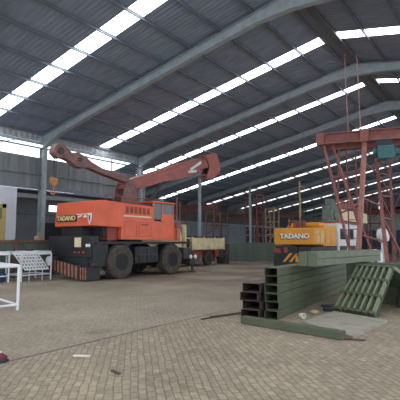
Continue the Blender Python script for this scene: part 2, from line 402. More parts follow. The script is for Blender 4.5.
# far end wall
m_ = MB()
m_.prism([(BX, 6.2), (EX, 6.2), (EX, rz(EX)), (RX, RZ), (BX, rz(BX))], 'xz', Y1, Y1+.1)
m_.build('wall_end', M['end'], kind='structure')
MB().box(BX, EX, Y1, Y1+.1, 3.3, 6.2).build('wall_end_translucent', M['endlight'], kind='structure')
MB().box(BX, EX, Y1, Y1+.1, 0, 3.3).build('wall_end_base', M['endlow'], kind='structure')
trim(MB().box(BX, EX, Y1-.3, Y1-.05, 5.6, 6.3), M['rust'])
for x in (-13.9, -17.6, -10.2, -6.4): trim(MB().box(x-.14, x+.14, Y1-.35, Y1-.1, 0, rz(x)-.3), M['column'])
MB().box(-15.95, -15.55, Y1-.06, Y1-.02, 6.4, 7.9).build('window_32', emission('daylit_slit', (.93, .97, 1.), 3.), kind='structure')

# white block inside the hall
sh = thing('site_office', 'white plastered office block with yellow framed doorway at left edge', 'office', (-18.5, 6, 0))
o = (-18.5, 6, 0)
m_ = MB(); m_.box(-19.45, -18.5, 3, 10.8, 0, 4.1); m_.build('wall_block', M['plaster'], sh, o)
m_ = MB(); m_.box(-18.5, -18.44, 10.1, 10.28, .0, 3.3); m_.box(-18.5, -18.44, 8.4, 10.28, 3.12, 3.3); m_.box(-18.5, -18.45, 8.4, 10.28, 2.5, 2.62); m_.build('door_frame', M['doorframe'], sh, o)
m_ = MB(); m_.box(-18.5, -18.47, 8.5, 10.1, 0, 2.5); m_.build('door_leaf', M['doorframe'], sh, o)
m_ = MB(); m_.box(-18.5, -18.47, 8.5, 10.1, 2.62, 3.12); m_.build('transom_pane', mat('green_transom', (.12, .16, .07), .3), sh, o)

# ------------------------------------------------------------------ wheels
def wheel(parent, c, r, w, rimr, side, lugs=26, mt='tyre'):
    """axis x; side +1: outer face towards +x"""
    prof = [(rimr, -w/2), (r*.86, -w/2), (r*.95, -w*.44), (r, -w*.30), (r, w*.30), (r*.95, w*.44), (r*.86, w/2), (rimr, w/2), (rimr*.96, w*.25), (rimr*.96, -w*.25)]
    m_ = MB(); m_.lathe(prof[:8], c, 'x', 40)
    for i in range(lugs):
        a = 2*PI*i/lugs
        for sgn in (-1, 1):
            aa = a + (PI/lugs if sgn > 0 else 0)
            rr = r*.995
            p0 = (c[0]+sgn*w*.46, c[1]+rr*math.cos(aa)*.97, c[2]+rr*math.sin(aa)*.97)
            p1 = (c[0]+sgn*w*.03, c[1]+rr*math.cos(aa+.09), c[2]+rr*math.sin(aa+.09))
            m_.bar(p0, p1, .055, .05)
    wh = m_.build('wheel', M[mt], parent, o=tuple(parent.location), smooth=False)
    m_ = MB()
    f = side
    m_.lathe([(rimr*.98, f*w*.51), (rimr*.98, f*w*.44), (rimr*.80, f*w*.40), (rimr*.74, f*w*.2), (rimr*.42, f*w*.2), (rimr*.36, f*w*.46), (rimr*.2, f*w*.52), (.01, f*w*.52)], c, 'x', 32)
    for i in range(10):
        a = 2*PI*i/10
        m_.tube((c[0]+f*w*.18, c[1]+rimr*.58*math.cos(a), c[2]+rimr*.58*math.sin(a)), (c[0]+f*w*.27, c[1]+rimr*.58*math.cos(a), c[2]+rimr*.58*math.sin(a)), .025, 6)
    m_.build('hub', M['rim'], wh, o=tuple(parent.location))
    return wh

# ------------------------------------------------------------------ orange rough-terrain crane
O1 = (-15.2, 14.5, 0.)
c1 = thing('mobile_crane', 'orange four wheeled mobile crane with dark chassis and raised red boom', 'crane', O1)
def P1(m_, name, mt, parent=c1, smooth=False): return m_.build(name, M[mt], parent, O1, smooth)
# chassis
m_ = MB(); m_.box(-15.9, -14.55, 11.9, 18.0, .72, 1.32, .03); m_.box(-15.6, -14.8, 12.2, 17.7, .5, .75, .02)
m_.box(-16.45, -13.98, 14.0, 15.55, .62, 1.38, .03)                      # tool and step box between the wheels
m_.box(-16.5, -13.97, 11.75, 18.1, 1.50, 1.62, .02)                     # deck
m_.box(-16.0, -14.4, 11.9, 12.3, .9, 1.45, .02)
P1(m_, 'chassis', 'black')
m_ = MB()
for a in (.15, .7, 1.25): m_.box(-13.98, -13.94, 14.1+a, 14.14+a, .65, 1.4)
m_.box(-13.98, -13.93, 14.05, 15.5, 1.0, 1.05); P1(m_, 'step_rail', 'black_mud')
# mudguards
for yc in (13.05, 16.5):
    for xa, xb in ((-14.6, -13.97), (-16.5, -15.85)):
        m_ = MB(); n = 10
        for i in range(n):
            a0 = math.radians(15+150*i/n); a1 = math.radians(15+150*(i+1)/n)
            R0, R1 = .79, .82
            m_.prism([(yc+R0*math.cos(a0), .72+R0*math.sin(a0)), (yc+R0*math.cos(a1), .72+R0*math.sin(a1)), (yc+R1*math.cos(a1), .72+R1*math.sin(a1)), (yc+R1*math.cos(a0), .72+R1*math.sin(a0))], 'yz', xa, xb)
        P1(m_, 'mudguard', 'black')
for yc in (13.05, 16.5):
    wheel(c1, (-14.06, yc, .735), .735, .46, .38, 1)
    wheel(c1, (-16.34, yc, .735), .735, .46, .38, -1)
    m_ = MB(); m_.tube((-16.1, yc, .72), (-14.2, yc, .72), .12, 12); m_.lathe([(.1, -.3), (.27, -.15), (.27, .15), (.1, .3)], (-15.2, yc, .72), 'x', 16); P1(m_, 'axle', 'black')
# rear frame with lamps and plate
m_ = MB(); m_.box(-16.95, -14.05, 11.5, 11.95, .95, 1.85, .03); m_.box(-16.3, -14.3, 11.55, 12.1, .55, .98, .02)
for z in (1.15, 1.32, 1.5): m_.box(-16.6, -15.2, 11.46, 11.5, z, z+.06)
m_.box(-14.5, -13.98, 11.6, 12.4, .55, 1.5, .03)
P1(m_, 'rear_frame', 'black')
m_ = MB(); m_.box(-15.02, -14.6, 11.43, 11.47, 1.38, 1.78, .01); P1(m_, 'licence_plate', 'cream')
for x in (-15.0, -14.72, -14.45):
    m_ = MB(); m_.box(x-.05, x+.05, 11.44, 11.49, 1.13, 1.2); P1(m_, 'tail_lamp', 'red')
for x in (-14.28, -14.14):
    m_ = MB(); m_.lathe([(.06, .05), (.075, .0), (.05, -.03), (.01, -.035)], (x, 11.49, 1.45), 'y', 14); P1(m_, 'reverse_lamp', 'whitelamp')
m_ = MB(); m_.box(-14.0, -13.9, 11.5, 11.75, .62, .72); m_.tube((-14.2, 11.6, .75), (-14.05, 11.9, 1.2), .04, 8); P1(m_, 'hose_bracket', 'black_mud')
# tilted striped guard board
m_ = MB(); m_.prism([(-16.95, .46), (-14.42, .03), (-14.42, .60), (-16.95, .97)], 'xz', 11.28, 11.34)
m_.prism([(11.28, .03), (11.95, .05), (11.95, .52), (11.28, .60)], 'yz', -14.42, -13.95)
gb = P1(m_, 'guard_board', 'black')
m_ = MB(); n = 10
for i in range(n):
    xa = -16.88+2.43*i/n; xb = xa+.135
    za = .42-.39*(xa+16.65)/2.23; zb = za-.02
    ta = .92-.32*(xa+16.65)/2.23
    m_.prism([(xa, za+.02), (xb, zb+.02), (xb-.03, ta-.03), (xa-.03, ta-.02)], 'xz', 11.262, 11.28)
for i in range(3):
    xa = -14.38+.155*i
    m_.prism([(xa, .07), (xa+.08, .07), (xa+.06, .56), (xa-.02, .56)], 'xz', 11.262, 11.28)
m_.build('warning_stripe', M['red_stripe'], gb, O1)
for x in (-16.2, -14.7):
    m_ = MB(); m_.tube((x, 11.9, .9), (x, 11.35, .5), .04, 8); P1(m_, 'guard_arm', 'black_mud')
# front outriggers, deck and lamps
m_ = MB(); m_.box(-16.5, -13.95, 18.05, 18.55, .42, .95, .03); m_.box(-14.35, -13.9, 17.45, 18.1, .7, 1.3, .03); m_.tube((-14.0, 18.3, .12), (-14.0, 18.3, 1.1), .07, 10); m_.lathe([(.2, 0.01), (.2, .05), (.08, .12)], (-14.0, 18.3, 0), 'z', 16)
P1(m_, 'front_outrigger', 'black_mud')
for x in (0, .4):
    m_ = MB(); m_.lathe([(.09, -.06), (.11, .0), (.08, .03), (.01, .04)], (-13.86, 18.0+x, .82), 'x', 14); P1(m_, 'head_lamp', 'whitelamp')
# superstructure
m_ = MB(); m_.lathe([(.75, 1.6), (.75, 1.75), (.85, 1.78), (.85, 1.9)], (-15.2, 14.6, 0), 'z', 32)
m_.box(-16.2, -14.2, 12.3, 16.6, 1.85, 2.3, .02); P1(m_, 'turntable', 'black')
m_ = MB(); m_.box(-16.3, -14.9, 11.7, 13.2, 1.62, 2.25, .02); P1(m_, 'engine_cover', 'black')
m_ = MB(); m_.box(-14.9, -14.1, 12.45, 13.0, 1.66, 2.24, .02); P1(m_, 'battery_box', 'orange_dark')
m_ = MB(); m_.prism([(11.42, 2.26), (13.15, 2.22), (13.15, 3.32), (11.95, 3.36), (11.5, 3.30)], 'yz', -16.42, -13.86, .03)
cw = P1(m_, 'counterweight', 'orange')
m_ = MB(); m_.box(-16.25, -14.9, 11.39, 11.425, 2.46, 2.74, .005)
bp = m_.build('name_plate', mat('black_name_plate', (.03, .02, .015), .5), cw, O1)
lettering('brand_letters', 'TADANO', .27, M['gold'], cw, (-15.57-O1[0], 11.385-O1[1], 2.60), (PI/2, 0, 0), .006, .010, 1.1)
# shield crest and white strokes right of the name plate
m_ = MB(); m_.prism([(-14.12, 2.78), (-13.92, 2.78), (-13.91, 2.55), (-14.02, 2.30), (-14.13, 2.55)], 'xz', 11.385, 11.42)
m_.prism([(-14.45, 2.62), (-14.3, 2.72), (-14.2, 2.62), (-14.3, 2.60)], 'xz', 11.385, 11.42); m_.prism([(-14.8, 2.66), (-14.55, 2.72), (-14.55, 2.66), (-14.75, 2.60)], 'xz', 11.385, 11.42)
m_.box(-14.9, -14.15, 11.4, 11.42, 2.74, 2.77)
m_.build('crest', M['letter'], cw, O1)
m_ = MB(); m_.prism([(-14.07, 2.70), (-13.97, 2.70), (-13.97, 2.55), (-14.02, 2.42), (-14.07, 2.55)], 'xz', 11.375, 11.39); m_.build('crest_center', M['red'], cw, O1)
# side housing
m_ = MB(); m_.prism([(13.05, 1.70), (17.15, 1.66), (17.15, 2.5), (15.15, 2.62), (15.05, 3.28), (13.05, 3.32)], 'yz', -14.75, -13.9, .025)
P1(m_, 'side_housing', 'orange')
m_ = MB(); m_.box(-16.4, -15.7, 13.1, 16.9, 1.7, 3.1, .03); P1(m_, 'far_housing', 'orange')
m_ = MB()
for ya, yb, za, zb in ((13.25, 14.0, 1.85, 2.5), (14.15, 14.95, 1.85, 2.5)):
    for a in ((ya, yb, za, za+.015), (ya, yb, zb-.015, zb), (ya, ya+.015, za, zb), (yb-.015, yb, za, zb)): m_.box(-13.905, -13.893, *a)
m_.box(-13.9, -13.88, 14.3, 14.75, 2.36, 2.42)
P1(m_, 'panel_seam', 'orange_dark')
m_ = MB(); m_.box(-13.905, -13.885, 12.0, 14.95, 2.72, 2.78); P1(m_, 'trim_stripe', 'cream')
for i in range(6):
    m_ = MB(); m_.box(-13.905, -13.885, 13.3+.27*i, 13.47+.27*i, 2.88, 3.18); P1(m_, 'grille', 'orange_dark')
m_ = MB(); m_.box(-14.6, -14.0, 12.0, 15.0, 3.33, 3.36)
for y in (12.2, 13.1, 14.0, 14.9): m_.tube((-14.0, y, 3.3), (-14.0, y, 3.62), .018, 6)
m_.tube((-14.0, 12.2, 3.62), (-14.0, 14.9, 3.62), .018, 6); P1(m_, 'hand_rail', 'orange_dark')
# operator cab
m_ = MB(); 
m_.prism([(15.1, 2.45), (17.05, 2.45), (17.15, 2.9), (16.9, 3.1), (15.1, 3.1)], 'yz', -14.86, -14.84)
for y in (15.1, 15.72, 16.6): m_.bar((-13.93, y, 2.55), (-13.93, y+(.0 if y < 16 else -.0), 3.52), .07, .07)
for y in (15.1, 16.6): m_.bar((-14.85, y, 2.5), (-14.85, y, 3.52), .07, .07)
m_.box(-14.9, -13.88, 15.05, 16.75, 3.48, 3.56, .02)
m_.box(-13.96, -13.9, 15.72, 16.65, 2.5, 2.95)
cb = P1(m_, 'cab', 'orange')
m_ = MB(); m_.box(-13.94, -13.92, 15.13, 15.7, 2.68, 3.46); m_.box(-13.94, -13.92, 15.75, 16.58, 2.95, 3.46); m_.box(-14.84, -13.95, 15.09, 15.11, 2.65, 3.46); m_.box(-14.84, -13.95, 16.59, 16.61, 2.55, 3.46)
m_.build('cab_glass', M['glass'], cb, O1)
m_ = MB(); m_.box(-14.6, -14.2, 15.5, 15.95, 2.5, 2.7); m_.box(-14.6, -14.2, 15.45, 15.55, 2.6, 3.2, .02); m_.build('cab_seat', M['black'], cb, O1)
m_ = MB(); m_.tube((-13.82, 16.75, 1.7), (-13.82, 16.75, 3.9), .035, 8); m_.tube((-13.82, 17.0, 2.4), (-13.82, 17.0, 3.7), .025, 8); m_.box(-13.86, -13.78, 16.7, 17.05, 2.3, 2.6); P1(m_, 'mirror_post', 'boom_brown')
# boom support, main boom, jib
m_ = MB(); m_.prism([(13.8, 2.2), (15.2, 2.2), (14.9, 4.35), (14.55, 4.62), (14.2, 4.35)], 'yz', -15.62, -15.54); m_.prism([(13.8, 2.2), (15.2, 2.2), (14.9, 4.35), (14.55, 4.62), (14.2, 4.35)], 'yz', -14.96, -14.88)
m_.tube((-15.65, 14.5, 4.45), (-14.85, 14.5, 4.45), .13, 14); P1(m_, 'boom_bracket', 'boom_brown')
m_ = MB(); m_.prism([(14.2, 4.15), (14.65, 4.66), (16.99, 5.48), (20.2, 6.58), (20.35, 5.75), (18.6, 5.12), (17.0, 4.78), (15.4, 4.25)], 'yz', -15.52, -14.98, .03)
bm_ = P1(m_, 'boom', 'boom_red')
m_ = MB()
m_.prism([(20.1, 5.85), (20.1, 6.45), (21.6, 6.95), (21.75, 6.3)], 'yz', -15.44, -15.06, .02); m_.build('inner_boom_section', M['boom_red'], bm_, O1)
m_ = MB()
for x in (-15.5, -15.02):
    m_.prism([(20.9, 6.9), (22.05, 7.22), (22.45, 6.65), (22.55, 6.1), (21.9, 5.6), (21.0, 5.45), (21.35, 6.2)], 'yz', x-.025, x+.025)
m_.tube((-15.55, 22.1, 6.85), (-14.97, 22.1, 6.85), .05, 8)
for y, z in ((21.2, 5.7), (22.2, 6.3), (21.7, 7.0)): m_.bar((-15.5, y, z), (-15.02, y, z), .1, .1)
m_.build('boom_head', M['boom_red'], bm_, O1)
m_ = MB()
for y, z in ((22.1, 6.7), (21.6, 5.95)):
    for x in (-15.36, -15.24, -15.12): m_.lathe([(.2, -.035), (.26, -.035), (.22, -.01), (.22, .01), (.26, .035), (.2, .035)], (x, y, z), 'x', 20)
m_.build('sheave', M['black_mud'], bm_, O1)
m_ = MB()
for i in range(7): 
    y = 16.2+i*.75; z = 4.98+(y-16.2)*.335
    m_.bar((-14.96, y, z), (-14.96, y+.35, z+.45), .03, .05)
m_.bar((-14.955, 15.6, 4.75), (-14.955, 20.2, 6.35), .03, .05)
m_.build('boom_ribs', M['rustlight'], bm_, O1)
m_ = MB(); m_.bar((-14.93, 19.3, 5.75), (-14.93, 20.35, 6.35), .03, .16); m_.bar((-14.93, 19.1, 5.6), (-14.93, 19.9, 5.75), .03, .14); m_.build('reflective_panel', M['white'], bm_, O1)
m_ = MB(); m_.tube((-15.25, 15.5, 2.5), (-15.25, 16.5, 3.9), .14, 12); m_.tube((-15.25, 16.5, 3.9), (-15.25, 17.1, 4.8), .08, 12); P1(m_, 'lift_cylinder', 'black_mud')
m_ = MB(); m_.prism([(14.62, 4.42), (12.88, 4.70), (12.08, 4.87), (11.76, 4.80), (11.44, 4.84), (11.12, 5.03), (10.82, 5.10), (10.53, 5.06), (10.30, 5.24), (10.33, 5.48), (10.50, 5.66), (10.78, 5.68), (11.0, 5.52), (11.21, 5.38), (11.50, 5.46), (11.85, 5.36), (12.29, 5.14), (12.88, 4.95), (14.58, 4.72)], 'yz', -15.38, -15.02, .02)
jb = P1(m_, 'jib', 'boom_brown')
for y, z, q in ((10.62, 5.36, .15), (11.6, 5.15, .09)):
    m_ = MB(); m_.lathe([(.02, -.22), (q, -.22), (q, .22), (.02, .22)], (-15.2, y, z), 'x', 18); m_.build('jib_sheave', M['black_mud'], jb, O1)
m_ = MB(); m_.tube((-15.2, 10.45, 5.2), (-15.2, 10.45, 4.2), .018, 6); m_.tube((-15.14, 10.5, 5.2), (-15.14, 10.5, 4.2), .018, 6); m_.build('hoist_rope', M['black'], jb, O1)
m_ = MB(); m_.prism([(10.28, 4.25), (10.62, 4.22), (10.58, 3.95), (10.45, 3.84), (10.33, 3.95)], 'yz', -15.27, -15.13, .015)
m_.lathe([(.04, -.1), (.13, -.1), (.13, .1), (.04, .1)], (-15.2, 10.45, 4.1), 'x', 18); 
pts = [(10.45, 3.86), (10.45, 3.74), (10.52, 3.66), (10.50, 3.56), (10.41, 3.53), (10.34, 3.60)]
for a, b in zip(pts, pts[1:]): m_.tube((-15.2, a[0], a[1]), (-15.2, b[0], b[1]), .028, 8)
m_.build('hook_block', M['hook'], jb, O1)

# ------------------------------------------------------------------ yellow crane
O2 = (-9.85, 25., 0.)
c2 = thing('mobile_crane', 'yellow mobile crane with lettered counterweight and white cab behind the green beams', 'crane', O2)
def P2(m_, name, mt, parent=c2, smooth=False): return m_.build(name, M[mt], parent, O2, smooth)
m_ = MB(); m_.box(-11.0, -8.66, 22.0, 23.5, 1.45, 2.36, .04); cw2 = P2(m_, 'counterweight', 'yellow')
lettering('brand_letters', 'TADANO', .36, M['letter'], cw2, (-9.78-O2[0], 21.97-O2[1], 1.90), (PI/2, 0, 0), .012, .014, 1.12)
lettering('letter_outline', 'TADANO', .36, M['black'], cw2, (-9.81-O2[0], 21.99-O2[1], 1.875), (PI/2, 0, 0), .004, .030, 1.12)  # dark outline printed around the white letters
m_ = MB()
for a in ((22.15, 22.2, 1.55, 2.25), (22.75, 22.8, 1.55, 2.25)): m_.box(-8.665, -8.64, *a)
m_.box(-8.665, -8.635, 22.3, 22.7, 1.6, 1.95); m_.box(-8.665, -8.635, 22.3, 22.7, 2.05, 2.25); m_.box(-8.665, -8.635, 22.9, 23.35, 1.6, 2.2)
m_.build('side_hatch', M['yellow_trim'], cw2, O2)
m_ = MB(); m_.box(-10.9, -8.68, 23.5, 25.6, 1.35, 2.55, .04); m_.box(-10.6, -8.9, 23.4, 24.5, 2.5, 2.7, .03); P2(m_, 'upper_housing', 'yellow')
for a in (23.7, 24.6):
    m_ = MB(); m_.box(-8.69, -8.655, a, a+.85, 1.5, 2.4, .01); P2(m_, 'housing_door', 'yellow')
m_ = MB(); m_.box(-11.0, -8.8, 22.1, 30.5, .75, 1.35, .03); m_.lathe([(.8, 1.2), (.8, 1.5)], (-9.85, 24.8, 0), 'z', 24); P2(m_, 'chassis', 'black')
for yc in (23.4, 24.9, 27.6, 29.2):
    wheel(c2, (-8.9, yc, .55), .55, .3, .28, 1, 16); wheel(c2, (-10.8, yc, .55), .55, .3, .28, -1, 16)
m_ = MB(); m_.box(-10.95, -9.45, 21.75, 22.1, .22, 1.0, .03); m_.box(-10.6, -8.8, 21.9, 22.2, .55, 1.3, .02); m_.prism([(-10.6, .95), (-9.5, .95), (-9.55, 1.3), (-9.9, 1.42), (-10.4, 1.4)], 'xz', 21.78, 22.1)
gb = P2(m_, 'rear_bumper', 'black')
m_ = MB()
for k_ in range(3):
    a = -10.40+k_*.38
    m_.prism([(a, .52), (a+.17, .52), (min(a+.60, -9.5), .98 if k_ < 2 else .8), (min(a+.43, -9.6), .98)], 'xz', 21.735, 21.76)
m_.build('warning_stripe', M['yellow'], gb, O2)
m_ = MB(); m_.box(-10.9, -10.5, 21.74, 21.78, 1.0, 1.25); m_.box(-10.3, -10.1, 21.74, 21.78, 1.02, 1.3); P2(m_, 'rear_lamp', 'orange_dark')
# white carrier cab
m_ = MB(); m_.prism([(26.0, 1.0), (30.2, 1.0), (30.25, 1.9), (29.9, 2.75), (26.0, 2.75)], 'yz', -10.9, -8.7, .06); cab2 = P2(m_, 'cab', 'white')
m_ = MB(); m_.box(-8.715, -8.68, 26.35, 27.6, 1.75, 2.42, .01); m_.box(-8.715, -8.68, 27.8, 29.0, 1.75, 2.42, .01); m_.box(-10.6, -9.0, 25.97, 26.02, 1.8, 2.4)
m_.build('cab_window', M['glass'], cab2, O2)
m_ = MB(); m_.box(-8.715, -8.67, 26.2, 27.5, 1.0, 1.35); m_.box(-8.715, -8.67, 27.9, 29.3, .98, 1.35); m_.build('wheel_arch', M['black'], cab2, O2)
m_ = MB(); m_.box(-10.9, -8.66, 26.0, 30.0, 2.76, 2.84); m_.build('cab_stripe', M['red'], cab2, O2)
# boom stowed over the cab
m_ = MB(); m_.box(-9.95, -9.1, 28.0, 34.0, 3.0, 3.72, .03); m_.box(-9.8, -9.4, 28.4, 28.9, 2.84, 3.0); b2 = P2(m_, 'boom', 'cream')
m_ = MB()
for i in range(14):
    y = 28.2+i*.41; m_.bar((-9.28, y, 3.78), (-9.28, y+.225, 4.3), .04, .05); m_.bar((-9.28, y+.225, 4.3), (-9.28, y+.45, 3.78), .04, .05)
    m_.bar((-9.9, y, 3.78), (-9.9, y+.225, 4.3), .04, .05)
m_.box(-9.31, -9.25, 28.2, 33.9, 3.74, 3.8); m_.box(-9.31, -9.25, 28.2, 33.9, 4.28, 4.34); m_.box(-9.93, -9.87, 28.2, 33.9, 3.74, 3.8); m_.box(-9.93, -9.87, 28.2, 33.9, 4.28, 4.34)
m_.box(-9.9, -9.3, 28.3, 28.5, 3.62, 3.8); m_.box(-9.9, -9.3, 33.5, 33.7, 3.62, 3.8)
m_.build('lattice_jib', M['rustlight'], b2, O2)
m_ = MB(); m_.box(-9.95, -9.3, 26.7, 28.1, 2.84, 3.9, .04); m_.box(-9.8, -9.4, 26.9, 27.7, 3.85, 4.35, .03); m_.lathe([(.05, -.4), (.3, -.4), (.3, .4), (.05, .4)], (-9.6, 27.3, 3.3), 'x', 18); P2(m_, 'winch_mast', 'mast')
m_ = MB()
for x, h in ((-10.35, .55), (-10.0, .4), (-9.65, .6), (-9.4, .35)): m_.tube((x, 22.6, 2.36), (x, 22.6, 2.36+h), .045, 8)
m_.tube((-10.4, 22.6, 2.75), (-9.35, 22.6, 2.75), .035, 8); m_.box(-10.2, -9.6, 22.8, 23.3, 2.36, 2.7, .03); P2(m_, 'winch_guard', 'rust')

# ------------------------------------------------------------------ gantry hoist
U = Vector((.962, .272, 0)); V = Vector((-.272, .962, 0)); G0 = Vector((-6.56, 18., 0))
def gp(t, s, z): p = G0+U*t+V*s; return (p.x, p.y, z)
OG = (-3.5, 19.5, 0)
g = thing('gantry_crane', 'red oxide steel gantry frame with splayed legs and teal hoist', 'gantry', OG)
def PG(m_, name, mt, parent=g): return m_.build(name, M[mt], parent, OG)
def ibeam(m_, a, b, w, h):
    a = Vector(a); b = Vector(b)
    up = Vector((0, 0, 1))
    m_.bar(a, b, .03 if True else w, h, 0) if False else None
    d = (b-a).normalized(); side = Vector((-d.y, d.x, 0))
    for off, ww, hh in ((0, .03, h), (h/2, w, .04), (-h/2, w, .04)):
        q = [a+side*ww/2+up*(off+hh/2), a-side*ww/2+up*(off+hh/2), a-side*ww/2+up*(off-hh/2), a+side*ww/2+up*(off-hh/2)]
        r = [p+(b-a) for p in q]
        vs = [m_.bm.verts.new(p) for p in q+r]
        for f in ((0, 1, 2, 3), (7, 6, 5, 4), (0, 4, 5, 1), (1, 5, 6, 2), (2, 6, 7, 3), (3, 7, 4, 0)): m_.bm.faces.new([vs[i] for i in f])
for s in (0, 1.7):
    m_ = MB(); ibeam(m_, gp(-.05, s, 6.07), gp(9., s, 6.07), .3, .44 if s == 0 else .32); PG(m_, 'girder', 'rust')
for t in (-.02, 1.75, 3.6, 6., 8.9):
    m_ = MB(); ibeam(m_, gp(t, -.1, 6.05), gp(t, 1.8, 6.05), .2, .3); PG(m_, 'cross_tie', 'rust')
m_ = MB(); m_.box(-.17, .17, -.17, .17, -.26, .26, .01)
m_.build('end_plate', M['rust'], g).location = Vector(gp(-.08, 0, 6.07))-Vector(OG)
m_ = MB(); m_.box(-.17, .17, -.17, .17, -.28, .28, .01)
m_.build('corner_plate', M['rust'], g).location = Vector(gp(1.72, -.05, 6.07))-Vector(OG)
def gleg(a, b, w, mt='rust'):
    m_ = MB(); m_.bar(a, b, w, w*.8); PG(m_, 'leg', mt)
A0, A1 = gp(.0, .1, 5.9), (-6.12, 20.5, .12)
B0, B1 = gp(1.70, -.02, 5.85), (-5.12, 17.3, .12)
C0, C1 = gp(2.15, 1.7, 5.95), (-3.98, 17.5, .12)
D0, D1 = gp(2.75, 1.7, 5.95), (-4.45, 20.6, .12)
gleg(A0, A1, .10, 'rustlight'); gleg(B0, B1, .17, 'rustlight'); gleg(C0, C1, .14); gleg(D0, D1, .10)
m_ = MB()
def lp(a, b, z):
    a = Vector(a); b = Vector(b); t = (z-a.z)/(b.z-a.z); return a+(b-a)*t
for z0, z1 in ((5.5, 4.6), (4.6, 3.6), (3.6, 2.6), (2.6, 1.6)):
    m_.bar(lp(C0, C1, z0), lp(D0, D1, z0), .05); m_.bar(lp(C0, C1, z0), lp(D0, D1, z1), .04)
for z in (4.9, 3.4, 1.9): m_.bar(lp(B0, B1, z), lp(C0, C1, z-.3), .06)
for z in (4.4, 2.9): m_.bar(lp(A0, A1, z), lp(B0, B1, z+.2), .05)
PG(m_, 'bracing', 'rust')
m_ = MB(); m_.bar(gp(.35, .1, 5.9), lp(B0, B1, 2.2), .10, .08); m_.bar(gp(.6, 1.6, 5.9), lp(A0, A1, 3.4), .07, .06); PG(m_, 'diagonal_brace', 'rust')
m_ = MB(); m_.bar(lp(C0, C1, 2.6), (-3.2, 18.2, .1), .07, .07); m_.bar(lp(B0, B1, 2.4), (-4.35, 18.2, .1), .08, .08); PG(m_, 'foot_brace', 'rust')
for a, b in ((A1, B1), (D1, C1)):
    m_ = MB(); m_.bar((a[0], a[1]+.3, .16), (b[0], b[1]-.3, .16), .2, .2)
    m_.lathe([(.14, -.05), (.14, .05)], (b[0], b[1], .14), 'x', 14); m_.lathe([(.14, -.05), (.14, .05)], (a[0], a[1], .14), 'x', 14)
    PG(m_, 'foot_beam', 'rust')
for s in (1.05, 1.55):
    p = gp(s, 0, 6.2); q = (p[0]-.05, p[1], rz(p[0])-.2)
    m_ = MB(); m_.tube(p, q, .022, 6); PG(m_, 'hanger_rod', 'rustlight')
# ladder and side truss standing inside
m_ = MB()
for t in (.9, 1.3): m_.bar(gp(t, 1.65, 5.9), gp(t-.0, 1.65, .1), .05)
for i in range(13): m_.bar(gp(.9, 1.65, .5+i*.42), gp(1.3, 1.65, .5+i*.42), .035)
PG(m_, 'ladder', 'rust')
# hoist
m_ = MB()
m_.lathe([(.12, -.42), (.2, -.38), (.21, .2), (.24, .22), (.24, .4), (.1, .46)], (0, 0, 0), 'x', 20)
m_.box(-.25, .4, -.3, -.16, -.3, .25, .02)
for i in range(8): m_.box(-.33+i*.06, -.315+i*.06, -.235, .235, -.2, .2)
ho = m_.build('hoist', M['teal'], g); hc = Vector(gp(2.42, -.05, 5.30)); ho.location = hc-Vector(OG); ho.rotation_euler = (0, 0, .27)
m_ = MB(); m_.box(-.3, .35, -.14, .14, .2, .5, .02); m_.lathe([(.08, -.05), (.09, .05)], (-.2, .16, .48), 'y', 12); m_.lathe([(.08, -.05), (.09, .05)], (.25, .16, .48), 'y', 12); m_.build('trolley', M['black'], ho)
m_ = MB(); m_.lathe([(.08, -.18), (.17, -.16), (.17, .2), (.06, .24)], (.78, 0, .05), 'x', 18); m_.box(.45, .7, -.1, .1, -.1, .12); m_.build('motor', M['teal'], ho)
m_ = MB(); m_.tube((.05, 0, -.2), (.05, 0, -.6), .012, 6); m_.box(0, .1, -.04, .04, -.75, -.6, .01); m_.build('load_chain', M['black'], ho)

# ------------------------------------------------------------------ cream truck
O3 = (-18.1, 24.5, 0)
tr = thing('flatbed_truck', 'cream sided flatbed truck with red frame parked by far wall', 'truck', O3)
def P3(m_, name, mt, parent=tr): return m_.build(name, M[mt], parent, O3)
m_ = MB(); m_.box(-19.1, -17.02, 22.1, 26.0, 1.08, 1.22); m_.box(-17.06, -17.0, 22.1, 26.0, 1.1, 1.86, .01); m_.box(-19.1, -19.04, 22.1, 26.0, 1.1, 1.86, .01); m_.box(-19.1, -17.0, 25.94, 26.0, 1.1, 1.86, .01); m_.box(-19.1, -17.0, 22.1, 22.18, 1.1, 1.9, .01)
for y in (22.2, 23.5, 24.8, 25.95): m_.box(-17.0, -16.95, y-.05, y+.05, 1.05, 1.92)
bed = P3(m_, 'bed', 'cream')
m_ = MB(); m_.box(-18.6, -17.4, 19.6, 25.9, .72, 1.05); P3(m_, 'frame', 'red')
for a in ((22.3, 23.3), (25.0, 25.5)):
    m_ = MB(); m_.box(-17.5, -17.1, *a, .55, 1.0, .02); P3(m_, 'side_box', 'orange_dark')
m_ = MB(); m_.box(-17.4, -17.05, 25.5, 25.95, .45, 1.0, .02); P3(m_, 'tool_box', 'black')
for yc in (20.6, 24.2):
    wheel(tr, (-17.2, yc, .48), .48, .28, .24, 1, 16); wheel(tr, (-18.95, yc, .48), .48, .28, .24, -1, 16)
m_ = MB(); m_.prism([(19.3, .75), (21.2, .75), (21.2, 2.0), (20.9, 2.6), (19.5, 2.6), (19.2, 1.8)], 'yz', -19.1, -17.05, .04); cb = P3(m_, 'cab', 'cream')
m_ = MB(); m_.box(-17.06, -17.02, 19.6, 20.7, 1.75, 2.4); m_.box(-18.9, -17.3, 19.2, 19.32, 1.8, 2.4); m_.box(-18.8, -17.3, 21.18, 21.22, 1.8, 2.4); m_.build('cab_window', M['glass'], cb, O3)
m_ = MB(); m_.bar((-17.1, 21.5, 1.1), (-17.1, 21.5, 2.7), .2); m_.bar((-19., 21.5, 1.1), (-19., 21.5, 2.7), .12); m_.bar((-17.05, 21.5, 2.65), (-19.05, 21.5, 2.65), .12); m_.bar((-17.1, 21.5, 1.9), (-19., 21.5, 1.9), .08); P3(m_, 'head_board', 'cream')
